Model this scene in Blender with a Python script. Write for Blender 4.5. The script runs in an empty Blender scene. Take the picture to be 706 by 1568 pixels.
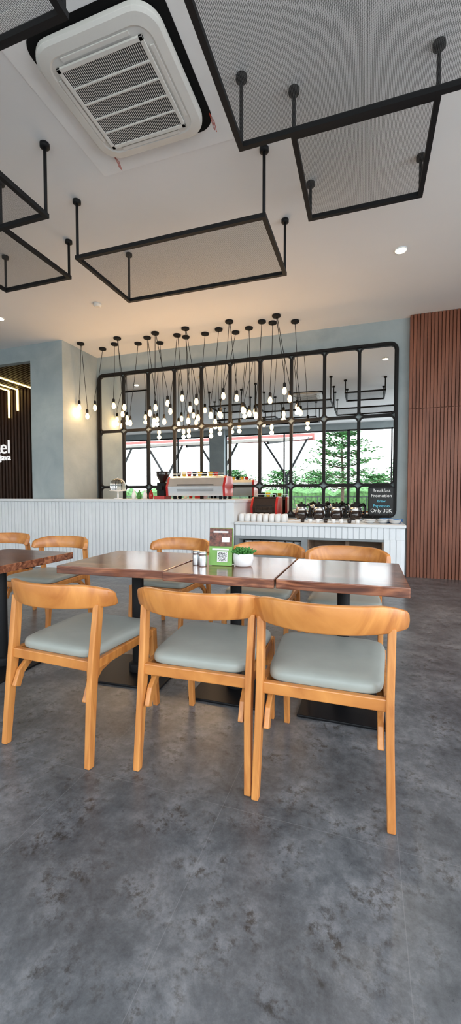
import bpy, bmesh, math, random
from mathutils import Vector, Matrix
random.seed(7)
CZ=3.715
scene=bpy.context.scene
# ---------------------------------------------------------------- materials
def newmat(name):
    m=bpy.data.materials.new(name); m.use_nodes=True
    nt=m.node_tree; return m,nt,nt.nodes['Principled BSDF']
def plain(name,col,rough=.5,metal=0,emis=None,es=0,trans=0,ior=1.45,coat=0,var=0.06,vs=8,spec=.5):
    m,nt,b=newmat(name)
    b.inputs['Roughness'].default_value=rough; b.inputs['Metallic'].default_value=metal
    b.inputs['IOR'].default_value=ior; b.inputs['Transmission Weight'].default_value=trans
    b.inputs['Coat Weight'].default_value=coat; b.inputs['Specular IOR Level'].default_value=spec
    if emis: b.inputs['Emission Color'].default_value=(*emis,1); b.inputs['Emission Strength'].default_value=es
    if var>0:
        tc=nt.nodes.new('ShaderNodeTexCoord'); n=nt.nodes.new('ShaderNodeTexNoise'); n.inputs['Scale'].default_value=vs; n.inputs['Detail'].default_value=4
        r=nt.nodes.new('ShaderNodeValToRGB'); r.color_ramp.elements[0].position=.3; r.color_ramp.elements[1].position=.7
        r.color_ramp.elements[0].color=(*[c*(1-var) for c in col],1); r.color_ramp.elements[1].color=(*[min(1,c*(1+var)) for c in col],1)
        nt.links.new(tc.outputs['Object'],n.inputs['Vector']); nt.links.new(n.outputs['Fac'],r.inputs['Fac']); nt.links.new(r.outputs['Color'],b.inputs['Base Color'])
    else: b.inputs['Base Color'].default_value=(*col,1)
    return m
def woodmat(name,c1,c2,scale=(3,25,25),rough=.4,coat=0.0,dist=1.5,c3=None):
    m,nt,b=newmat(name)
    tc=nt.nodes.new('ShaderNodeTexCoord'); mp=nt.nodes.new('ShaderNodeMapping'); mp.inputs['Scale'].default_value=scale
    oi=nt.nodes.new('ShaderNodeObjectInfo'); ad=nt.nodes.new('ShaderNodeVectorMath'); ad.operation='ADD'
    sc=nt.nodes.new('ShaderNodeMath'); sc.operation='MULTIPLY'; sc.inputs[1].default_value=37.0
    nt.links.new(oi.outputs['Random'],sc.inputs[0])
    n=nt.nodes.new('ShaderNodeTexNoise'); n.inputs['Scale'].default_value=1; n.inputs['Detail'].default_value=6; n.inputs['Distortion'].default_value=dist
    r=nt.nodes.new('ShaderNodeValToRGB'); r.color_ramp.elements[0].position=.32; r.color_ramp.elements[1].position=.68
    r.color_ramp.elements[0].color=(*c1,1); r.color_ramp.elements[1].color=(*c2,1)
    if c3: e=r.color_ramp.elements.new(.5); e.color=(*c3,1)
    nt.links.new(tc.outputs['Object'],mp.inputs['Vector']); nt.links.new(mp.outputs['Vector'],ad.inputs[0]); nt.links.new(sc.outputs[0],ad.inputs[1]); nt.links.new(ad.outputs[0],n.inputs['Vector'])
    nt.links.new(n.outputs['Fac'],r.inputs['Fac']); nt.links.new(r.outputs['Color'],b.inputs['Base Color'])
    b.inputs['Roughness'].default_value=rough; b.inputs['Coat Weight'].default_value=coat; b.inputs['Coat Roughness'].default_value=.15
    return m
def floormat():
    m,nt,b=newmat('stone_tile_floor'); N=nt.nodes; L=nt.links
    tc=N.new('ShaderNodeTexCoord')
    n1=N.new('ShaderNodeTexNoise'); n1.inputs['Scale'].default_value=3.2; n1.inputs['Detail'].default_value=14; n1.inputs['Roughness'].default_value=.80; n1.inputs['Distortion'].default_value=.1
    n2=N.new('ShaderNodeTexNoise'); n2.inputs['Scale'].default_value=30; n2.inputs['Detail'].default_value=8; n2.inputs['Roughness'].default_value=.72
    n3=N.new('ShaderNodeTexNoise'); n3.inputs['Scale'].default_value=6.5; n3.inputs['Detail'].default_value=8; n3.inputs['Roughness'].default_value=.72
    n4=N.new('ShaderNodeTexNoise'); n4.inputs['Scale'].default_value=1.3; n4.inputs['Detail'].default_value=4
    for n in (n1,n2,n3,n4): L.new(tc.outputs['Object'],n.inputs['Vector'])
    r1=N.new('ShaderNodeValToRGB'); e=r1.color_ramp.elements
    e[0].position=.36; e[0].color=(.055,.058,.063,1); e[1].position=.66; e[1].color=(.235,.235,.238,1)
    k=e.new(.5); k.color=(.120,.124,.130,1)
    L.new(n1.outputs['Fac'],r1.inputs['Fac'])
    r2=N.new('ShaderNodeValToRGB'); e=r2.color_ramp.elements
    e[0].position=.40; e[0].color=(.42,.38,.34,1); e[1].position=.52; e[1].color=(1.05,1.05,1.06,1)
    L.new(n2.outputs['Fac'],r2.inputs['Fac'])
    r3=N.new('ShaderNodeValToRGB'); e=r3.color_ramp.elements
    e[0].position=.46; e[0].color=(0,0,0,1); e[1].position=.60; e[1].color=(1,1,1,1); L.new(n3.outputs['Fac'],r3.inputs['Fac'])
    mx=N.new('ShaderNodeMix'); mx.data_type='RGBA'; mx.blend_type='MULTIPLY'; L.new(r3.outputs['Color'],mx.inputs[0])
    L.new(r1.outputs['Color'],mx.inputs[6]); L.new(r2.outputs['Color'],mx.inputs[7])
    r4=N.new('ShaderNodeValToRGB'); e=r4.color_ramp.elements
    e[0].position=.38; e[0].color=(.80,.80,.81,1); e[1].position=.62; e[1].color=(1.15,1.15,1.15,1); L.new(n4.outputs['Fac'],r4.inputs['Fac'])
    mx4=N.new('ShaderNodeMix'); mx4.data_type='RGBA'; mx4.blend_type='MULTIPLY'; mx4.inputs[0].default_value=1
    L.new(mx.outputs[2],mx4.inputs[6]); L.new(r4.outputs['Color'],mx4.inputs[7])
    sx=N.new('ShaderNodeSeparateXYZ'); L.new(tc.outputs['Object'],sx.inputs[0])
    outs=[]
    for ax,off,hp in ((0,.115,.305),(1,1.39,.61)):
        a=N.new('ShaderNodeMath'); a.operation='SUBTRACT'; a.inputs[1].default_value=off-61.0; L.new(sx.outputs[ax],a.inputs[0])
        d=N.new('ShaderNodeMath'); d.operation='PINGPONG'; d.inputs[1].default_value=hp; L.new(a.outputs[0],d.inputs[0])
        c=N.new('ShaderNodeMath'); c.operation='LESS_THAN'; c.inputs[1].default_value=.0011; L.new(d.outputs[0],c.inputs[0]); outs.append(c)
    mm=N.new('ShaderNodeMath'); mm.operation='MAXIMUM'; L.new(outs[0].outputs[0],mm.inputs[0]); L.new(outs[1].outputs[0],mm.inputs[1])
    ms=N.new('ShaderNodeMath'); ms.operation='MULTIPLY'; ms.inputs[1].default_value=.26; L.new(mm.outputs[0],ms.inputs[0])
    mx2=N.new('ShaderNodeMix'); mx2.data_type='RGBA'; L.new(ms.outputs[0],mx2.inputs[0]); L.new(mx4.outputs[2],mx2.inputs[6]); mx2.inputs[7].default_value=(.30,.30,.30,1)
    L.new(mx2.outputs[2],b.inputs['Base Color'])
    rr=N.new('ShaderNodeMapRange'); rr.inputs[3].default_value=.20; rr.inputs[4].default_value=.42; L.new(n3.outputs['Fac'],rr.inputs[0]); L.new(rr.outputs[0],b.inputs['Roughness'])
    bp=N.new('ShaderNodeBump'); bp.inputs['Strength'].default_value=.06; bp.inputs['Distance'].default_value=.01; L.new(n2.outputs['Fac'],bp.inputs['Height']); L.new(bp.outputs[0],b.inputs['Normal'])
    return m
def cement(name,c1,c2,scale=1.6):
    m,nt,b=newmat(name); N=nt.nodes; L=nt.links
    tc=N.new('ShaderNodeTexCoord'); n1=N.new('ShaderNodeTexNoise'); n1.inputs['Scale'].default_value=scale; n1.inputs['Detail'].default_value=8; n1.inputs['Roughness'].default_value=.6; n1.inputs['Distortion'].default_value=.6
    r=N.new('ShaderNodeValToRGB'); r.color_ramp.elements[0].position=.35; r.color_ramp.elements[1].position=.65
    r.color_ramp.elements[0].color=(*c1,1); r.color_ramp.elements[1].color=(*c2,1)
    L.new(tc.outputs['Object'],n1.inputs['Vector']); L.new(n1.outputs['Fac'],r.inputs['Fac']); L.new(r.outputs['Color'],b.inputs['Base Color'])
    b.inputs['Roughness'].default_value=.7
    return m
def meshmat():
    m,nt,b=newmat('expanded_metal_mesh'); N=nt.nodes; L=nt.links
    b.inputs['Base Color'].default_value=(.085,.085,.085,1); b.inputs['Roughness'].default_value=.7; b.inputs['Specular IOR Level'].default_value=.2
    tc=N.new('ShaderNodeTexCoord'); mp=N.new('ShaderNodeMapping'); mp.inputs['Scale'].default_value=(130,220,1)
    L.new(tc.outputs['Object'],mp.inputs['Vector'])
    v=N.new('ShaderNodeTexVoronoi'); v.voronoi_dimensions='2D'; v.inputs['Scale'].default_value=1; v.inputs['Randomness'].default_value=.1; L.new(mp.outputs[0],v.inputs['Vector'])
    lt=N.new('ShaderNodeMath'); lt.operation='GREATER_THAN'; lt.inputs[1].default_value=.44; L.new(v.outputs['Distance'],lt.inputs[0])
    t=N.new('ShaderNodeBsdfTransparent'); mx=N.new('ShaderNodeMixShader')
    L.new(lt.outputs[0],mx.inputs[0]); L.new(t.outputs[0],mx.inputs[1]); L.new(b.outputs[0],mx.inputs[2])
    L.new(mx.outputs[0],N['Material Output'].inputs['Surface'])
    return m
def checker(name,c1,c2,sc):
    m,nt,b=newmat(name); N=nt.nodes; L=nt.links
    tc=N.new('ShaderNodeTexCoord'); v=N.new('ShaderNodeTexWhiteNoise'); mp=N.new('ShaderNodeVectorMath'); mp.operation='SCALE'; mp.inputs['Scale'].default_value=sc
    fl=N.new('ShaderNodeVectorMath'); fl.operation='FLOOR'
    L.new(tc.outputs['Object'],mp.inputs[0]); L.new(mp.outputs[0],fl.inputs[0]); L.new(fl.outputs[0],v.inputs['Vector'])
    g=N.new('ShaderNodeMath'); g.operation='GREATER_THAN'; g.inputs[1].default_value=.5; L.new(v.outputs['Value'],g.inputs[0])
    mx=N.new('ShaderNodeMix'); mx.data_type='RGBA'; mx.inputs[6].default_value=(*c1,1); mx.inputs[7].default_value=(*c2,1)
    L.new(g.outputs[0],mx.inputs[0]); L.new(mx.outputs[2],b.inputs['Base Color']); return m

M_floor=floormat()
M_ceil=plain('ceiling_paint',(.80,.79,.785),.9,var=.02,vs=1)
M_patch=plain('ceiling_patch_paint',(.88,.87,.86),.9,var=.02)
M_gray=cement('blue_gray_microcement',(.29,.345,.365),(.38,.435,.45))
M_side=plain('wall_paint',(.5,.5,.5),.85,var=.03)
M_wood_panel=woodmat('fluted_wood_panel',(.165,.052,.026),(.27,.090,.046),(14,14,1.2),.45)
M_dslat=woodmat('dark_slat_wood',(.035,.018,.012),(.075,.034,.02),(14,14,2),.5)
M_black=plain('black_powdercoat',(.010,.010,.011),.6,var=0,spec=.25)
M_blackg=plain('black_base_plate',(.008,.008,.009),.4,var=0,spec=.18)
M_gapdark=plain('painted_gap_dark',(.01,.01,.01),.9,var=0,spec=.1)
M_mirror=plain('mirror_glass',(.80,.83,.83),.0,1,var=0)
M_white=plain('white_lacquer',(.80,.82,.84),.45,var=.02)
M_wtop=plain('white_counter_top',(.74,.76,.78),.5,var=.04,vs=3,spec=.3)
M_chair=woodmat('teak_chair_wood',(.43,.145,.030),(.66,.275,.068),(5,28,5),.38,.25,1.0,(.54,.205,.046))
M_chair2=woodmat('teak_leg_wood',(.44,.15,.033),(.64,.27,.07),(30,30,3),.42,.15,1.0)
M_pad=plain('sage_gray_vinyl',(.30,.315,.285),.40,var=.04,vs=14)
M_table=woodmat('acacia_table_wood',(.085,.028,.016),(.42,.165,.080),(2.0,13,13),.22,.6,2.6,(.20,.070,.036))
M_plastic=plain('ac_white_plastic',(.76,.74,.70),.5,var=.02)
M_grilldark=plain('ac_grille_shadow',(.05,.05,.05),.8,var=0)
M_meshp=meshmat()
M_led=plain('led_strip',(1,.8,.4),.5,emis=(1,.72,.22),es=5,var=0)
M_spot=plain('downlight_emitter',(1,1,1),.5,emis=(1,.86,.6),es=30,var=0)
M_bulb=plain('bulb_glow',(1,.7,.35),.3,emis=(1,.66,.28),es=4.4,var=0)
M_chrome=plain('brushed_chrome',(.72,.75,.78),.32,1,var=.05)
M_red=plain('red_enamel',(.42,.012,.012),.3,coat=.3,var=0)
M_glass=plain('clear_glass',(1,1,1),.02,trans=1,var=0)
M_coffee=plain('dark_coffee_glass',(.02,.012,.01),.08,coat=.5,var=0)
M_ceram=plain('white_ceramic',(.8,.8,.8),.25,var=.02)
M_blue=plain('blue_ceramic',(.08,.25,.55),.3,var=.05)
M_yellow=plain('yellow_ceramic',(.75,.45,.03),.3,var=.05)
M_leaf=plain('succulent_leaf',(.05,.20,.035),.5,var=.4,vs=30)
M_green=plain('card_green',(.20,.40,.09),.4,var=.1,vs=10)
M_cardtop=plain('card_food_print',(.13,.04,.025),.35,var=.8,vs=60)
M_qr=checker('qr_print',(.8,.8,.8),(.03,.03,.03),420)
M_board=plain('chalkboard',(.02,.022,.024),.6,var=.2,vs=20)
M_chalk=plain('chalk_white',(.8,.8,.8),.8,emis=(1,1,1),es=.05,var=0)
M_chalkb=plain('chalk_cyan',(.15,.6,.8),.8,var=0)
M_brown=woodmat('niche_veneer',(.18,.115,.075),(.28,.19,.13),(3,3,12),.5)
M_sign=plain('sign_white',(.8,.8,.8),.5,emis=(1,1,1),es=.6,var=0)
M_text=plain('metal_gray_shelf',(.25,.27,.28),.6,var=.05)
M_paving=plain('exterior_paving',(.50,.48,.45),.8,var=.15,vs=.6)
M_hedge=plain('hedge_leaves',(.06,.14,.04),.8,var=.6,vs=6)
M_tleaf=plain('tree_leaves',(.085,.20,.075),.8,var=.45,vs=2,spec=.1)
M_bark=plain('tree_bark',(.10,.07,.05),.9,var=.3,vs=10)
M_canopy=plain('canopy_roof',(.45,.43,.40),.7,var=.05)
M_maroon=plain('canopy_red_fascia',(.26,.075,.065),.6,var=.1)
M_frame=plain('window_frame_dark',(.03,.032,.035),.5,var=0)
M_wire=plain('red_wire',(.5,.05,.02),.5,var=0)

# ---------------------------------------------------------------- mesh builder
class B:
    def __init__(s): s.v=[];s.f=[];s.m=[];s.s=[];s.mats=[]
    def mi(s,mat):
        if mat not in s.mats: s.mats.append(mat)
        return s.mats.index(mat)
    def face(s,idx,mat,sm=False): s.f.append(idx);s.m.append(s.mi(mat));s.s.append(sm)
    def loft(s,rings,mat,caps=True,sm=False,closed=True):
        base=len(s.v);n=len(rings[0])
        for r in rings: s.v+= [tuple(p) for p in r]
        for i in range(len(rings)-1):
            for j in range(n if closed else n-1):
                k=(j+1)%n
                s.face([base+i*n+j,base+i*n+k,base+(i+1)*n+k,base+(i+1)*n+j],mat,sm)
        if caps:
            s.face([base+j for j in range(n)][::-1],mat); s.face([base+(len(rings)-1)*n+j for j in range(n)],mat)
    def box(s,x0,x1,y0,y1,z0,z1,mat):
        s.loft([[(x0,y0,z0),(x1,y0,z0),(x1,y1,z0),(x0,y1,z0)],[(x0,y0,z1),(x1,y0,z1),(x1,y1,z1),(x0,y1,z1)]],mat)
    def cbox(s,c,sz,mat,R=None):
        pts=[]
        for zz in (-.5,.5):
            ring=[]
            for a,b in ((-.5,-.5),(.5,-.5),(.5,.5),(-.5,.5)):
                p=Vector((a*sz[0],b*sz[1],zz*sz[2]))
                if R is not None: p=R@p
                ring.append(tuple(p+Vector(c)))
            pts.append(ring)
        s.loft(pts,mat)
    def beam(s,p1,p2,a1,b1,a2,b2,mat,side=(1,0,0)):
        p1=Vector(p1);p2=Vector(p2);d=(p2-p1).normalized();sx=Vector(side);sx=(sx-d*sx.dot(d)).normalized();sy=d.cross(sx)
        R=[]
        for p,a,b in ((p1,a1,b1),(p2,a2,b2)):
            R.append([p+sx*(i*a/2)+sy*(j*b/2) for i,j in ((-1,-1),(1,-1),(1,1),(-1,1))])
        s.loft(R,mat)
    def path(s,pts,a,b,mat,side=(1,0,0)):
        P=[Vector(p) for p in pts];R=[]
        for i,p in enumerate(P):
            d=(P[min(i+1,len(P)-1)]-P[max(i-1,0)]).normalized();sx=Vector(side);sx=(sx-d*sx.dot(d)).normalized();sy=d.cross(sx)
            bb=b[i] if isinstance(b,(list,tuple)) else b
            R.append([p+sx*(k*a/2)+sy*(j*bb/2) for k,j in ((-1,-1),(1,-1),(1,1),(-1,1))])
        s.loft(R,mat)
    def tube(s,pts,r,n,mat,closed=False):
        P=[Vector(p) for p in pts];R=[];L=len(P)
        for i,p in enumerate(P):
            if closed: d=(P[(i+1)%L]-P[i-1]).normalized()
            else: d=(P[min(i+1,L-1)]-P[max(i-1,0)]).normalized()
            ref=Vector((0,1,0)) if abs(d.y)<.9 else Vector((1,0,0))
            sx=(ref-d*ref.dot(d)).normalized();sy=d.cross(sx)
            rr=r[i] if isinstance(r,(list,tuple)) else r
            R.append([p+sx*rr*math.cos(2*math.pi*(j+.5)/n)+sy*rr*math.sin(2*math.pi*(j+.5)/n) for j in range(n)])
        if closed: R.append(R[0])
        s.loft(R,mat,caps=not closed,sm=n>4)
    def cyl(s,p1,p2,r1,r2,n,mat): s.tube([p1,p2],[r1,r2],n,mat)
    def lathe(s,o,prof,n,mat,sm=True,caps=True):
        R=[[(o[0]+r*math.cos(2*math.pi*j/n),o[1]+r*math.sin(2*math.pi*j/n),o[2]+z) for j in range(n)] for r,z in prof]
        s.loft(R,mat,caps=caps,sm=sm)
    def build(s,name,bevel=0,loc=(0,0,0),rz=0,seg=2,mesh_only=False):
        me=bpy.data.meshes.new(name); me.from_pydata([tuple(v) for v in s.v],[],s.f)
        for m in s.mats: me.materials.append(m)
        me.polygons.foreach_set('material_index',s.m); me.polygons.foreach_set('use_smooth',s.s)
        bm=bmesh.new();bm.from_mesh(me);bmesh.ops.recalc_face_normals(bm,faces=bm.faces);bm.to_mesh(me);bm.free()
        me.update()
        return place(me,name,bevel,loc,rz,seg)
def place(me,name,bevel=0,loc=(0,0,0),rz=0,seg=2):
    o=bpy.data.objects.new(name,me);scene.collection.objects.link(o);o.location=loc;o.rotation_euler=(0,0,rz)
    if bevel:
        b=o.modifiers.new('bevel','BEVEL');b.width=bevel;b.segments=seg;b.limit_method='ANGLE';b.angle_limit=math.radians(40)
    return o
def rrect(x0,x1,z0,z1,r,n=6):
    pts=[]
    for cx,cz,a0 in ((x1-r,z1-r,0),(x0+r,z1-r,90),(x0+r,z0+r,180),(x1-r,z0+r,270)):
        for i in range(n+1):
            a=math.radians(a0+90*i/n);pts.append((cx+r*math.cos(a),cz+r*math.sin(a)))
    return pts

# ---------------------------------------------------------------- room shell
XL,XR,YB,YW=-10.0,3.6,-2.0,7.0
b=B();b.box(XL,XR,YB,YW,-.1,0,M_floor);b.build('floor')
b=B();b.box(XL,XR,YB,YW,CZ,CZ+.15,M_ceil);b.build('ceiling')
b=B();b.box(-4.74,.62,6.40,6.55,0,CZ,M_gray);b.build('wall_back')
b=B();b.box(-5.40,-4.74,5.49,6.55,0,CZ,M_gray);b.build('wall_column')
b=B();b.box(.565,XR,6.33,6.55,0,CZ,M_wood_panel)
x=.565
while x<XR-.04:
    b.box(x,x+.034,6.30,6.33,0.0,2.395,M_wood_panel);b.box(x,x+.034,6.30,6.33,2.403,CZ-.002,M_wood_panel);x+=.045
b.build('wall_back_right')
b=B();b.box(XL,-5.4,5.5,5.6,3.45,CZ,M_gray);b.build('wall_bulkhead')
b=B();b.box(XL,-4.9,6.93,7.0,0,CZ,M_gapdark)
x=XL
while x<-5.3:
    b.box(x,x+.05,6.87,6.93,0,3.45,M_dslat);x+=.09
b.build('wall_back_left')
b=B();b.box(XL,-5.4,5.6,6.93,3.52,3.6,M_gapdark)
x=XL
while x<-5.45:
    b.box(x,x+.05,5.6,6.93,3.45,3.52,M_dslat);x+=.09
b.build('ceiling_slat_soffit')
for i,(X,zb) in enumerate(((-6.72,3.05),(-7.12,3.0),(-7.36,2.86))):
    b=B();b.box(X,X+.035,5.75,6.86,3.43,3.448,M_led);b.box(X,X+.035,6.845,6.865,zb,3.43,M_led);b.build('led_strip_light')
b=B();b.box(XL-.15,XL,YB,YW,0,CZ,M_side);b.build('wall_left')
b=B();b.box(XR,XR+.15,3.6,YW,0,CZ,M_side);b.box(XR,XR+.15,YB,3.6,3.45,CZ,M_side);b.build('wall_right')
b=B()
b.box(XL,XR,YB-.15,YB,3.5,CZ,M_gray);b.box(XL,XR,YB-.15,YB,0,.12,M_gray)
b.box(-5.75,-5.15,YB-.25,YB+.15,.0,CZ,M_gray)
b.build('wall_front')
def window(n,x0,x1,nm=3):
    b=B();w=.05
    for k in range(nm+1):
        xx=x0+(x1-x0-w)*k/nm;b.box(xx,xx+w,YB-.1,YB-.04,.12,3.5,M_frame)
    b.box(x0,x1,YB-.1,YB-.04,.12,.17,M_frame);b.box(x0,x1,YB-.1,YB-.04,3.45,3.5,M_frame)
    b.build('window_%d'%n)
window(1,XL,-5.75,3);window(2,-5.15,-.6,2);window(3,-.6,XR,3)
b=B();w=.05
for k in range(4):
    yy=YB+(3.6-YB-w)*k/3;b.box(XR+.04,XR+.1,yy,yy+w,0,3.45,M_frame)
b.box(XR+.04,XR+.1,YB,3.6,0,.05,M_frame);b.box(XR+.04,XR+.1,YB,3.6,3.4,3.45,M_frame)
b.build('window_4')  # unseen side glazing, added to let more daylight into the room

# ---------------------------------------------------------------- mirror wall
b=B()
xs=[-4.67+.506*i for i in range(11)]
zs=[3.36,2.345,1.33,.87]
for i in range(10):
    for j in range(3):
        x0,x1=xs[i],xs[i+1];z1,z0=zs[j],zs[j+1]
        pr=rrect(x0+.006,x1-.006,z0+.006,z1-.006,.068)
        base=len(b.v);b.v+=[(p[0],6.375,p[1]) for p in pr];b.face([base+k for k in range(len(pr))],M_mirror)
        b.tube([(p[0],6.365,p[1]) for p in rrect(x0+.012,x1-.012,z0+.012,z1-.012,.065)],.0165,4,M_black,closed=True)
b.tube([(p[0],6.362,p[1]) for p in rrect(xs[0]-.012,xs[-1]+.012,zs[-1]-.012,zs[0]+.012,.1)],.028,4,M_black,closed=True)
b.build('wall_mirror')

# ---------------------------------------------------------------- counters
b=B()
b.box(XL+.02,-4.7,5.284,5.47,0,1.08,M_white);b.box(-4.7,-1.83,5.284,5.85,0,1.08,M_white)
b.box(XL+.02,-4.72,5.24,5.47,1.08,1.12,M_wtop);b.box(-4.72,-1.69,5.24,5.88,1.08,1.12,M_wtop)
b.box(-1.83,-1.71,5.26,6.30,0,1.08,M_white);b.box(-1.85,-1.69,5.88,6.32,1.08,1.12,M_wtop)
x=-9.0
while x<-1.90:
    b.box(x,x+.058,5.272,5.284,.08,1.078,M_white);x+=.07
b.build('bar_counter_tall',.003)
b=B()
b.box(-1.69,.46,5.22,6.36,.78,.815,M_wtop)
b.box(-1.69,.45,5.262,5.30,.63,.78,M_white)
x=-1.68
while x<.40:
    b.box(x,x+.058,5.250,5.262,.63,.778,M_white);x+=.07
b.box(-1.69,-1.63,5.25,5.9,0,.63,M_text);b.box(-.79,-.71,5.25,5.9,0,.63,M_text)
b.box(-1.63,-.79,5.25,5.9,.0,.08,M_text);b.box(-1.63,-.79,5.25,5.85,.34,.37,M_text);b.box(-1.63,-.79,5.86,5.9,.08,.63,M_text)
b.box(-1.63,-.79,5.25,5.27,.585,.63,M_text);b.box(-.71,.21,5.25,5.27,.60,.63,M_text)
b.box(-.71,.21,5.86,5.9,0,.63,M_brown);b.box(-.71,.21,5.27,5.9,0,.08,M_brown);b.box(-.71,-.69,5.26,5.88,.0,.62,M_brown);b.box(.19,.21,5.26,5.88,0,.62,M_brown);b.box(-.25,-.2,5.5,5.86,.08,.6,M_brown)
b.box(.21,.45,5.262,6.36,0,.63,M_white)
x=.215
while x<.42:
    b.box(x,x+.058,5.250,5.262,.03,.63,M_white);x+=.07
b.build('bar_counter_low',.003)
b=B()
for k in range(7):
    for n in range(13):
        b.lathe((-1.55+.115*k,5.42,.37+.014*n),[(.03,0),(.05,.006),(.052,.012)],12,M_ceram)
b.build('saucer_stack')

# ---------------------------------------------------------------- tables
def table_mesh():
    b=B();hw=.307
    b.box(-hw,hw,-.35,.35,.702,.75,M_table)
    b.box(-.06,.06,-.25,.25,.69,.702,M_black);b.box(-.25,.25,-.05,.05,.685,.70,M_black)
    b.cyl((0,0,.01),(0,0,.70),.034,.034,20,M_black);b.lathe((0,0,.012),[(.055,0),(.055,.05),(.036,.06)],20,M_black)
    b.box(-.22,.22,-.22,.22,0,.014,M_blackg)
    return b
t=table_mesh().build('cafe_table',.004,(-.112,2.31,0))
tm=t.data
place(tm,'cafe_table',.004,(-.735,2.30,0))
o=place(tm,'cafe_table',.004,(-1.415,2.31,0),math.radians(3));o.scale=(1.13,1,1)
place(tm,'cafe_table',.004,(-2.35,2.10,0))

# ---------------------------------------------------------------- chairs
def chair_mesh():
    b=B()
    for s in (-1,1):
        b.path([(s*.243,-.29,0),(s*.236,-.262,.30),(s*.235,-.245,.44),(s*.240,-.215,.69)],.028,[.034,.044,.048,.042],M_chair2)
        b.beam((s*.225,.275,0),(s*.225,.235,.44),.028,.030,.034,.044,M_chair2)
        b.beam((s*.230,-.245,.422),(s*.222,.25,.422),.026,.042,.026,.042,M_chair,side=(1,0,0))
        b.path([(s*.206,-.262,.265),(s*.206,-.235,.33),(s*.205,-.17,.385),(s*.204,-.05,.415)],.022,.036,M_chair2)
        b.path([(s*.205,.245,.30),(s*.205,.225,.345),(s*.204,.17,.39),(s*.204,.08,.415)],.022,.034,M_chair2)
    b.beam((-.225,-.248,.424),(.225,-.248,.424),.026,.046,.026,.046,M_chair,side=(0,1,0))
    b.beam((-.215,.24,.420),(.215,.24,.420),.026,.046,.026,.046,M_chair,side=(0,1,0))
    R=[]
    for k,(g,z) in enumerate(((.93,.440),(.995,.447),(1.0,.460),(.995,.473),(.97,.483),(.91,.490),(.75,.495),(.4,.499),(.1,.500))):
        ring=[]
        for j in range(64):
            a=2*math.pi*j/64;ca,sa=math.cos(a),math.sin(a);e=.27
            px=math.copysign(abs(ca)**e,ca);py=math.copysign(abs(sa)**e,sa)
            w=.214+.028*(py+1)/2
            ring.append((px*w*g,.005+py*.245*g,z))
        R.append(ring)
    b.loft(R,M_pad,sm=True)
    R=[];n=36
    for i in range(n+1):
        t=-1+2*i/n;a=math.radians(64)*t
        x=.287*math.sin(a)/math.sin(math.radians(64));y=-.312+.155*(1-math.cos(a))/(1-math.cos(math.radians(64)))
        at=abs(t);q=max(0,at-.94)/.06;p=max(0,at-.55)/.45
        zt=.782-.008*at**2-.030*p**1.6-.006*q*q;zb=.672+.004*at**2+.006*q*q
        th=.026+.016*at**2-.008*q
        nx,ny=math.sin(a)*.8,-math.cos(a)*.8;l=math.hypot(nx,ny);nx/=l;ny/=l
        lean=.010
        def pt(f,lz,z): return (x+nx*th*f,y+ny*th*f-lz,z)
        R.append([pt(.42,-lean,zb),pt(.54,-lean*.9,zb+.008),pt(.56,0,(zb+zt)/2),pt(.50,lean*.9,zt-.008),pt(.36,lean,zt),pt(-.36,lean,zt),pt(-.50,lean*.9,zt-.008),pt(-.46,0,(zb+zt)/2),pt(-.5,-lean*.9,zb+.008),pt(-.38,-lean,zb)])
    b.loft(R,M_chair,sm=True)
    return b
c=chair_mesh().build('dining_chair',.005,(-.146,1.755,0));cm=c.data
for X,Y,r in ((-.672,1.762,1.5),(-1.335,1.71,-3),(-.13,2.90,180),(-.74,2.98,181),(-1.56,3.07,178),(-2.68,2.87,183),(-3.45,2.97,180),(-3.05,2.1,-88)):
    place(cm,'dining_chair',.005,(X,Y,0),math.radians(r))

# ---------------------------------------------------------------- table items
b=B()
W,H=.07,.222
for s in (-1,1):
    R=Matrix.Rotation(math.radians(8*s),3,'X')
    b.cbox((0,s*.018,H/2+.002),(W*2,.003,H),M_green,R)
R=Matrix.Rotation(math.radians(-8),3,'X')
b.cbox((0,-.0205,.168),(W*1.96,.003,.105),M_cardtop,R)
b.cbox((.012,-.0345,.055),(.062,.003,.062),M_ceram,R);b.cbox((.012,-.0365,.055),(.052,.002,.052),M_qr,R)
b.cbox((0,-.030,.098),(.10,.003,.010),M_ceram,R)
b.cbox((-.03,-.0225,.15),(.04,.003,.03),M_yellow,R);b.cbox((.03,-.0225,.155),(.045,.003,.03),M_ceram,R);b.cbox((0,-.0185,.20),(.09,.003,.010),M_ceram,R)
b.build('menu_card_stand',0,(-.815,2.27,.75),math.radians(6))
b=B();b.lathe((0,0,0),[(.042,0),(.055,.01),(.061,.045),(.058,.075),(.052,.078),(.050,.068)],32,M_ceram)
b.lathe((0,0,.062),[(.051,0),(.05,.004)],20,M_bark)
for k in range(52):
    a=k*2.4;r=.006+.05*(k/52)**.7;tilt=.2+1.05*(k/52)
    d=Vector((math.cos(a)*math.sin(tilt),math.sin(a)*math.sin(tilt),math.cos(tilt)));p=Vector((math.cos(a)*r*.7,math.sin(a)*r*.7,.072))
    L=.036+.014*random.random();b.tube([p,p+d*L*.4,p+d*L*.8,p+d*L],[.004,.0085,.006,.001],6,M_leaf)
b.build('potted_succulent',0,(-.683,2.28,.75))
b=B();b.lathe((0,0,0),[(.023,0),(.024,.004),(.024,.06),(.022,.068),(.024,.07),(.024,.082),(.018,.088)],24,M_chrome)
me=b.build('salt_shaker',0,(-.957,2.22,.75)).data
place(me,'pepper_shaker',0,(-.905,2.19,.75))

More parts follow.
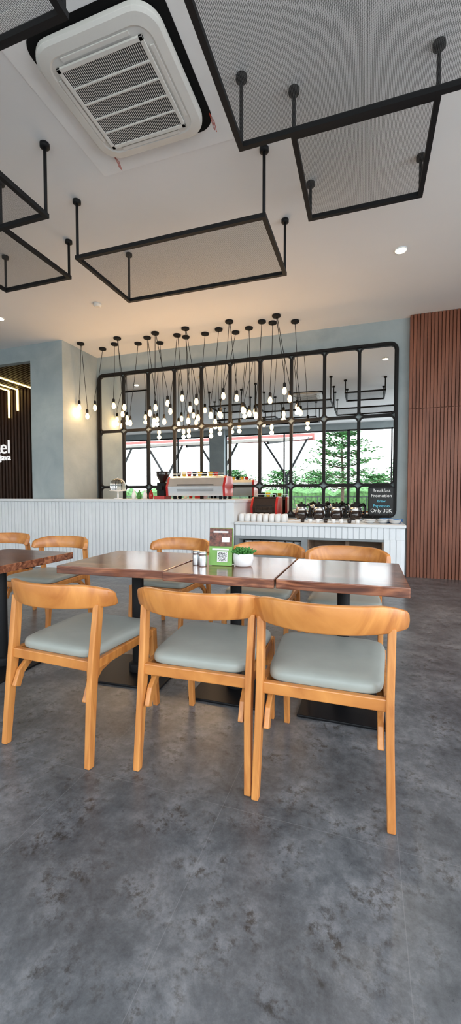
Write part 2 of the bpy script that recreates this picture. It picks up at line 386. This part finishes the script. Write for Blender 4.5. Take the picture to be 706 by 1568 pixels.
# ---------------------------------------------------------------- ceiling frames
def frame(x0,x1,y0,y1,z,posts,mesh=True):
    b=B();w=.016
    for ya in (y0,y1): b.box(x0-w,x1+w,ya-w,ya+w,z-w,z+w,M_black)
    for xa in (x0,x1): b.box(xa-w,xa+w,y0+w,y1-w,z-w,z+w,M_black)
    for X,Y in posts:
        b.cyl((X,Y,z),(X,Y,CZ),.012,.012,10,M_black);b.lathe((X,Y,CZ-.03),[(.018,0),(.034,.004),(.034,.03)],20,M_black)
    base=len(b.v);b.v+=[(x0,y0,z+.012),(x1,y0,z+.012),(x1,y1,z+.012),(x0,y1,z+.012)];b.face([base,base+1,base+2,base+3],M_meshp)
    b.build('hanging_mesh_frame')
def c4(x0,x1,y0,y1): return [(x0,y0),(x1,y0),(x1,y1),(x0,y1)]
frame(-2.40,-.74,2.99,3.80,3.23,c4(-2.40,-.74,2.99,3.80))
frame(-.75,.91,1.64,2.45,3.30,c4(-.75,.91,1.64,2.45))
frame(-.46,.36,2.63,3.43,3.434,c4(-.46,.36,2.63,3.43))
frame(-3.90,-2.24,1.64,2.45,3.21,c4(-3.90,-2.24,1.64,2.45))
frame(-3.67,-2.85,2.62,3.42,3.36,c4(-3.67,-2.85,2.62,3.42))
frame(-2.9,-1.31,.75,1.56,3.32,c4(-2.9,-1.31,.75,1.56))

# ---------------------------------------------------------------- AC cassette
def ring(x0,x1,y0,y1,z,r,n=8): return [(p[0],p[1],z) for p in rrect(x0,x1,y0,y1,r,n)]
b=B();cx,cy=-1.46,2.29
def sq(h,z,r): return ring(cx-h,cx+h,cy-h,cy+h,z,r)
b.loft([sq(.385,3.706,.13),sq(.40,3.70,.14),sq(.40,3.672,.14),sq(.385,3.660,.13),sq(.335,3.652,.10),sq(.325,3.656,.09)],M_plastic,sm=False)
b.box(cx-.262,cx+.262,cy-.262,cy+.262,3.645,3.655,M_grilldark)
for s in (-1,1):
    b.box(cx+s*.272-.012,cx+s*.272+.012,cy-.284,cy+.284,3.640,3.652,M_plastic);b.box(cx-.284,cx+.284,cy+s*.272-.012,cy+s*.272+.012,3.640,3.652,M_plastic)
for k in range(1,5):
    yy=cy-.262+.524*k/5;b.box(cx-.262,cx+.262,yy-.005,yy+.005,3.638,3.650,M_plastic)
for k in range(1,44):
    xx=cx-.262+.524*k/44;b.box(xx-.0016,xx+.0016,cy-.262,cy+.262,3.643,3.649,M_plastic)
for s in (-1,1):
    b.box(cx-.22,cx+.22,cy+s*.31-.012,cy+s*.31+.012,3.648,3.654,M_plastic);b.box(cx+s*.31-.012,cx+s*.31+.012,cy-.22,cy+.22,3.648,3.654,M_plastic)
b.build('ceiling_ac_cassette',.0015)
b=B();b.loft([sq(.55,3.7145,.02),sq(.55,3.711,.02)],M_patch)
b.loft([ring(cx-.415,cx+.45,cy-.44,cy+.425,3.711,.12),ring(cx-.415,cx+.45,cy-.44,cy+.425,3.7085,.12)],M_gapdark)  # thin black slab, paints the shade of the gap around the cassette
b.build('ceiling_ac_opening')
b=B()
for ox,oy in ((-.36,.44),(.44,.36)):
    for q in range(3): b.tube([(cx+ox,cy+oy-.05,3.71),(cx+ox+.008*q,cy+oy,3.695),(cx+ox+.012*q,cy+oy+.03,3.675-.015*q)],.0022,5,M_wire)
b.build('ac_loose_wires')
for X,Y in ((.31,4.63),(-5.01,4.55),(2.3,4.63)):
    b=B();b.lathe((X,Y,CZ-.012),[(.058,0),(.062,.006),(.062,.0125)],28,M_white);b.lathe((X,Y,CZ-.016),[(.046,0),(.047,.005)],24,M_spot);b.build('recessed_downlight')
    l=bpy.data.lights.new('spot','SPOT');l.energy=40;l.color=(1,.85,.62);l.spot_size=math.radians(110);l.spot_blend=.6;l.shadow_soft_size=.04
    o=bpy.data.objects.new('downlight_beam',l);scene.collection.objects.link(o);o.location=(X,Y,CZ-.03)
b=B();b.lathe((-3.41,4.63,CZ-.04),[(.03,0),(.05,.012),(.055,.04)],28,M_plastic);b.build('smoke_detector')
b=B();b.box(-5.9,-5.0,4.1,4.13,CZ-.03,CZ,M_black);b.build('track_light_rail')

# ---------------------------------------------------------------- pendants
FL=[(-4.54,5.7),(-3.83,5.7),(-4.02,5.9),(-4.34,6.02),(-3.63,6.0),(-3.36,5.83),(-3.15,5.71),(-3.27,6.09),(-2.86,5.89),(-2.63,5.7),(-2.76,6.0),(-2.42,5.98),(-2.16,5.89),(-1.92,5.68),(-1.95,6.08),(-1.71,5.99),(-1.47,5.83),(-1.33,5.92),(-1.23,5.71),(-1.01,5.98)]
BU={0:[(-4.68,2.69),(-4.55,2.54)],3:[(-4.41,2.68)],2:[(-4.02,2.68)],1:[(-3.79,2.63),(-3.85,2.53)],4:[(-3.72,2.38)],5:[(-3.33,2.51),(-3.25,2.60)],6:[(-3.24,2.37),(-3.02,2.65)],7:[(-3.10,2.37)],8:[(-2.97,2.52),(-2.78,2.72)],10:[(-2.67,2.35)],9:[(-2.61,2.52),(-2.52,2.64)],11:[(-2.50,2.39)],12:[(-2.28,2.41)],13:[(-2.06,2.68),(-1.86,2.64)],14:[(-2.13,2.41)],15:[(-1.77,2.46),(-1.68,2.41)],16:[(-1.56,2.36)],17:[(-1.35,2.57)],18:[(-1.13,2.68),(-1.06,2.57)],19:[(-.94,2.40)]}
for i,(X,Y) in enumerate(FL):
    b=B();b.lathe((X,Y,CZ-.028),[(.02,-.006),(.055,0),(.06,.006),(.06,.028)],24,M_black)
    for q,(bx,bz) in enumerate(BU[i]):
        by=Y+(5.85-Y)*.8+(.04*q)
        top=bz+.11
        pts=[(X+.012*q,Y,CZ-.02),(X+(bx-X)*.5+.008,Y+(by-Y)*.5,(CZ+top)/2),(bx,by,top+.08),(bx,by,top)]
        b.tube(pts,.0045,5,M_black)
        b.lathe((bx,by,bz+.045),[(.020,0),(.022,.012),(.022,.055),(.012,.07)],16,M_black)
        b.lathe((bx,by,bz-.055),[(.004,0),(.018,.006),(.029,.025),(.032,.045),(.028,.070),(.018,.095),(.015,.105)],16,M_bulb)
        if q==0:
            l=bpy.data.lights.new('bulb','POINT');l.energy=4.0;l.color=(1,.60,.28);l.shadow_soft_size=.035
            o=bpy.data.objects.new('pendant_bulb_light',l);scene.collection.objects.link(o);o.location=(bx,by-.0,bz-.10)
    b.build('pendant_lamp')

# ---------------------------------------------------------------- bar equipment
def esp(name,X,Y,Z,w,h,d,body):
    b=B();prof=[(-d/2,.05),(-d/2-.02,h*.55),(-d*.36,h*.92),(-d*.25,h),(d*.42,h),(d/2,h*.86),(d/2,.05)]
    b.loft([[(x,y,z) for y,z in prof] for x in (-w/2+.03,w/2-.03)],body)
    p2=[(y*1.05,z*1.02-.006) for y,z in prof]
    for s in (-1,1): b.loft([[(s*(w/2-.032),y,z) for y,z in p2],[(s*w/2,y*.97,z*.98) for y,z in p2]],M_red)
    for q in range(9): b.cbox((0,-d*.50-.012,.12+q*.012),(w*.62,.006,.004),M_grilldark)
    for sx in (-1,1):
        for sy in (-1,1): b.cyl((sx*(w/2-.1),sy*(d/2-.08),0),(sx*(w/2-.1),sy*(d/2-.08),.06),.022,.022,12,M_black)
    b.tube([(-w/2+.05,-d*.24,h),(-w/2+.05,-d*.24,h+.035),(w/2-.05,-d*.24,h+.035),(w/2-.05,-d*.24,h)],.005,6,M_chrome)
    k=0;x=-w/2+.14
    while x<w/2-.12:
        m=(M_black,M_yellow,M_red,M_black,M_yellow)[k%5]
        b.lathe((x,-d*.08,h),[(.024,0),(.036,.05),(.038,.062),(.033,.062)],14,m);x+=.085;k+=1
    b.build(name,.006,(X,Y,Z))
esp('espresso_machine',-2.36,5.60,1.12,.93,.34,.34,M_chrome)
esp('coffee_brewer',-1.42,5.98,.815,.40,.34,.38,M_coffee)
b=B();b.box(-.09,.09,-.11,.11,0,.05,M_red);b.box(-.065,.065,-.06,.10,.05,.25,M_black);b.box(-.05,.05,-.11,-.05,.14,.2,M_black)
b.lathe((0,.01,.25),[(.045,0),(.05,.02),(.095,.11),(.098,.16)],24,M_coffee);b.lathe((0,.01,.41),[(.1,0),(.1,.015),(.02,.02)],24,M_black)
b.build('coffee_grinder',.004,(-2.98,5.6,1.12))
b=B();b.lathe((0,0,0),[(.07,0),(.07,.01),(.015,.02),(.012,.12),(.14,.13),(.14,.14)],28,M_ceram)
b.lathe((0,0,.141),[(.125,0),(.125,.09),(.10,.15),(.05,.185),(.01,.195)],28,M_glass);b.lathe((0,0,.336),[(.012,0),(.014,.02),(.004,.03)],12,M_glass)
b.build('cake_stand_dome',0,(-3.78,5.6,1.12))
b=B()
for k,(dx,m) in enumerate(((0,M_ceram),(.1,M_leaf),(.2,M_ceram),(.31,M_red))):
    b.lathe((dx,0,0),[(.03,0),(.036,.05),(.03,.09),(.014,.12),(.014,.14)],14,m)
b.build('syrup_bottle_set',0,(-3.5,5.62,1.12))
sb=B();sb.lathe((0,0,.01),[(.055,0),(.075,.02),(.08,.05),(.07,.085)],24,M_coffee);sb.lathe((0,0,.095),[(.071,0),(.06,.02),(.05,.04)],24,M_chrome)
sb.lathe((0,0,.135),[(.052,0),(.056,.012),(.05,.025),(.015,.03),(.012,.045)],20,M_black)
sb.tube([(.05,0,.14),(.10,0,.15),(.125,0,.12),(.12,0,.06),(.085,0,.04)],.011,8,M_black);sb.tube([(-.05,0,.13),(-.085,0,.155)],[.018,.008],8,M_chrome)
sb.lathe((0,0,0),[(.085,0),(.085,.012)],24,M_chrome)
s0=sb.build('coffee_server',0,(-.86,5.72,.831),math.radians(-20));s0.scale=(1.12,1.12,1.4)
for X in (-.62,-.38,-.14): o=place(s0.data,'coffee_server',0,(X,5.72,.831),math.radians(-20));o.scale=(1.12,1.12,1.4)
b=B();b.box(-.54,.54,-.14,.14,0,.015,M_white);b.build('serving_tray',0,(-.49,5.72,.815))
b=B()
for k in range(8):
    for q in range(2): b.lathe((-.30+.085*k,-.05+.1*q,0),[(.040,0),(.038,.07),(.028,.105),(.025,.108)],18,M_ceram)
b.build('upturned_cup_rows',0,(-1.34,5.45,.815))
b=B()
for k in range(8): b.lathe((-.35+.1*k,0,0),[(.022,0),(.024,.0),(.028,.05),(.026,.05),(.021,.005)],16,M_ceram if k%3 else M_coffee)
b.build('espresso_cup_row',0,(-.45,5.42,.815))
b=B()
for k,(dx,dy,m) in enumerate(((0,0,M_ceram),(.16,.03,M_ceram),(.30,-.02,M_ceram),(.33,.1,M_blue))):
    for q in range(3): b.lathe((dx,dy,.012*q),[(.035,0),(.07,.025),(.078,.03),(.07,.028),(.03,.006)],24,m)
b.lathe((.2,.16,0),[(.05,0),(.075,.05),(.08,.06),(.07,.06)],24,M_blue)
b.build('bowl_stack_set',0,(.05,5.5,.815))
def text(body,size,loc,mat,name,parent=None,align='CENTER',ext=.002):
    cu=bpy.data.curves.new(name,'FONT');cu.body=body;cu.size=size;cu.align_x=align;cu.extrude=ext;cu.materials.append(mat)
    o=bpy.data.objects.new(name,cu);scene.collection.objects.link(o);o.location=loc;o.rotation_euler=(math.pi/2,0,0)
    if parent: o.parent=parent
    return o
root=bpy.data.objects.new('chalkboard_sign',None);scene.collection.objects.link(root);root.location=(.20,5.95,.821)
b=B();b.box(-.155,.155,0,.012,.09,.46,M_board)
for x0,x1,z0,z1 in ((-.17,.17,.075,.09),(-.17,.17,.46,.475),(-.17,-.155,.075,.475),(.155,.17,.075,.475)): b.box(x0,x1,-.006,.018,z0,z1,M_black)
b.beam((-.1,.0,.1),(-.12,-.04,0),.015,.015,.015,.015,M_black);b.beam((.1,0,.1),(.12,-.04,0),.015,.015,.015,.015,M_black);b.beam((0,.02,.3),(0,.14,0),.015,.015,.015,.015,M_black)
o=b.build('board');o.parent=root
for k,(t_,s_,m_) in enumerate((('Breakfast',.062,M_chalk),('Promotion',.062,M_chalk),('Brew',.05,M_chalkb),('Espresso',.06,M_chalkb),('Only 30K',.072,M_chalk))):
    text(t_,s_,(0,-.003,.40-.07*k),m_,'lettering_%d'%k,root,ext=.001)
text('hotel',.42,(-7.33,6.86,2.10),M_sign,'wall_lettering_sign',align='RIGHT',ext=.01)
text('java',.20,(-7.33,6.86,1.95),M_sign,'wall_lettering_sign.001',align='RIGHT',ext=.01)

# ---------------------------------------------------------------- exterior (seen in the mirror)
b=B();b.box(-60,60,-70,YB-.15,-.2,-.02,M_paving);b.box(XR+.15,60,YB-.15,30,-.2,-.02,M_paving);b.build('ground_exterior')
b=B()
R=[]
for i in range(120):
    x=-40+i*.6;h=1.4+.6*random.random();R.append([(x,-17,0),(x,-16.8,h*.8),(x,-17.4,h),(x,-18.2,h*.8),(x,-18.2,0)])
b.loft(R,M_hedge);b.build('hedge_exterior')
b=B()
for i in range(50):
    x=-28+i*.8;b.box(x,x+.05,-15.6,-15.55,-.02,1.2,M_frame)
b.box(-28,12,-15.6,-15.56,1.1,1.16,M_frame);b.box(-28,12,-15.6,-15.56,.3,.35,M_frame);b.build('fence_exterior')
def tree(X,Y,H,spread,dens=60):
    b=B();b.tube([(0,0,-.02),(.05,0,H*.4),(-.04,.03,H*.75),(0,0,H)],[.12,.09,.06,.015],8,M_bark)
    for t in range(6):
        z=H*(.32+.60*t/5);rad=spread*(1-.6*(t/5)**1.6)
        for k in range(8):
            a=k*.8+t*1.3;rr=rad*random.uniform(.65,1.1);ex=Vector((math.cos(a)*rr,math.sin(a)*rr,z+rr*.22))
            b.tube([(0,0,z-.1),ex],[.03,.008],5,M_bark)
            for q in range(dens):
                f=.25+.8*random.random();p=Vector((0,0,z))*(1-f)+ex*f+Vector((random.gauss(0,.22),random.gauss(0,.22),random.gauss(0,.09)))
                s=.08+.09*random.random();a2=random.random()*6.3;base=len(b.v)
                u=Vector((math.cos(a2),math.sin(a2),random.uniform(-.5,.5)))*s;v=Vector((-math.sin(a2),math.cos(a2),random.uniform(-.5,.5)))*s*.6
                b.v+=[tuple(p-u),tuple(p-v),tuple(p+u),tuple(p+v)];b.face([base,base+1,base+2,base+3],M_tleaf)
    b.build('tree_exterior',0,(X,Y,0))
tree(-1.4,-13,5.3,2.6);tree(3.2,-20,3.8,2.6);tree(-3.8,-22,3.2,2.8);tree(-7,-23,3.4,3);tree(-12,-24,3.6,3);tree(.8,-24,3.0,2.4)
b=B()
b.loft([[(-18,-2.4,3.35),(-2.6,-2.4,3.35),(-2.6,-2.4,3.25),(-18,-2.4,3.25)],[(-18,-8,4.2),(-2.6,-8,4.2),(-2.6,-8,4.1),(-18,-8,4.1)]],M_canopy)
b.loft([[(-18,-8.02,4.35),(-2.5,-8.02,4.35),(-2.5,-8.02,4.0),(-18,-8.02,4.0)],[(-18,-8.1,4.35),(-2.5,-8.1,4.35),(-2.5,-8.1,4.0),(-18,-8.1,4.0)]],M_maroon)
for x in (-3.6,-7,-10,-13,-16):
    b.beam((x,-6.5,0),(x,-6.5,2.2),.12,.12,.12,.12,M_frame);b.beam((x,-6.5,2.1),(x-1.2,-6.5,3.95),.1,.1,.08,.08,M_frame);b.beam((x,-6.5,2.1),(x+1.0,-6.5,3.95),.1,.1,.08,.08,M_frame)
    b.beam((x,-2.5,3.22),(x,-7.9,4.05),.08,.12,.08,.12,M_frame)
b.build('canopy_exterior')

# ---------------------------------------------------------------- light
w=bpy.data.worlds.new('sky');scene.world=w;w.use_nodes=True;nt=w.node_tree;bg=nt.nodes['Background']
tc=nt.nodes.new('ShaderNodeTexCoord');sp=nt.nodes.new('ShaderNodeSeparateXYZ');rp=nt.nodes.new('ShaderNodeValToRGB')
rp.color_ramp.elements[0].position=0;rp.color_ramp.elements[0].color=(.95,.98,1,1);rp.color_ramp.elements[1].position=.8;rp.color_ramp.elements[1].color=(.68,.83,1,1)
nt.links.new(tc.outputs['Generated'],sp.inputs[0]);nt.links.new(sp.outputs[2],rp.inputs[0]);nt.links.new(rp.outputs[0],bg.inputs['Color'])
bg.inputs['Strength'].default_value=5.4
def portal(loc,rot,sx,sy):
    l=bpy.data.lights.new('portal','AREA');l.shape='RECTANGLE';l.size=sx;l.size_y=sy;l.cycles.is_portal=True
    o=bpy.data.objects.new('window_portal',l);scene.collection.objects.link(o);o.location=loc;o.rotation_euler=rot
portal(((XL+XR)/2,YB-.2,1.8),(math.pi/2,0,0),XR-XL,3.5)
portal((XR+.12,.8,1.7),(math.pi/2,0,math.pi/2),5.6,3.5)  # portal for the added side glazing
l=bpy.data.lights.new('added_bounce_sun','SUN');l.energy=9;l.color=(1,.97,.93);l.angle=.02  # added sun: strikes the paving outside so its bounce brightens the ceiling
o=bpy.data.objects.new('added_bounce_sun',l);scene.collection.objects.link(o);o.rotation_euler=(math.radians(-24),math.radians(-14),0)
o.location=(0,0,12)
scene.view_settings.view_transform='Standard';scene.view_settings.look='None';scene.view_settings.exposure=0.08

# ---------------------------------------------------------------- camera
cd=bpy.data.cameras.new('camera');cd.sensor_fit='HORIZONTAL';cd.sensor_width=36;cd.lens=36*620/706;cd.clip_start=.05;cd.clip_end=200
co=bpy.data.objects.new('camera',cd);scene.collection.objects.link(co);co.location=(0,0,1.16);co.rotation_euler=(math.radians(90-2.2),0,math.radians(18.5))
scene.camera=co
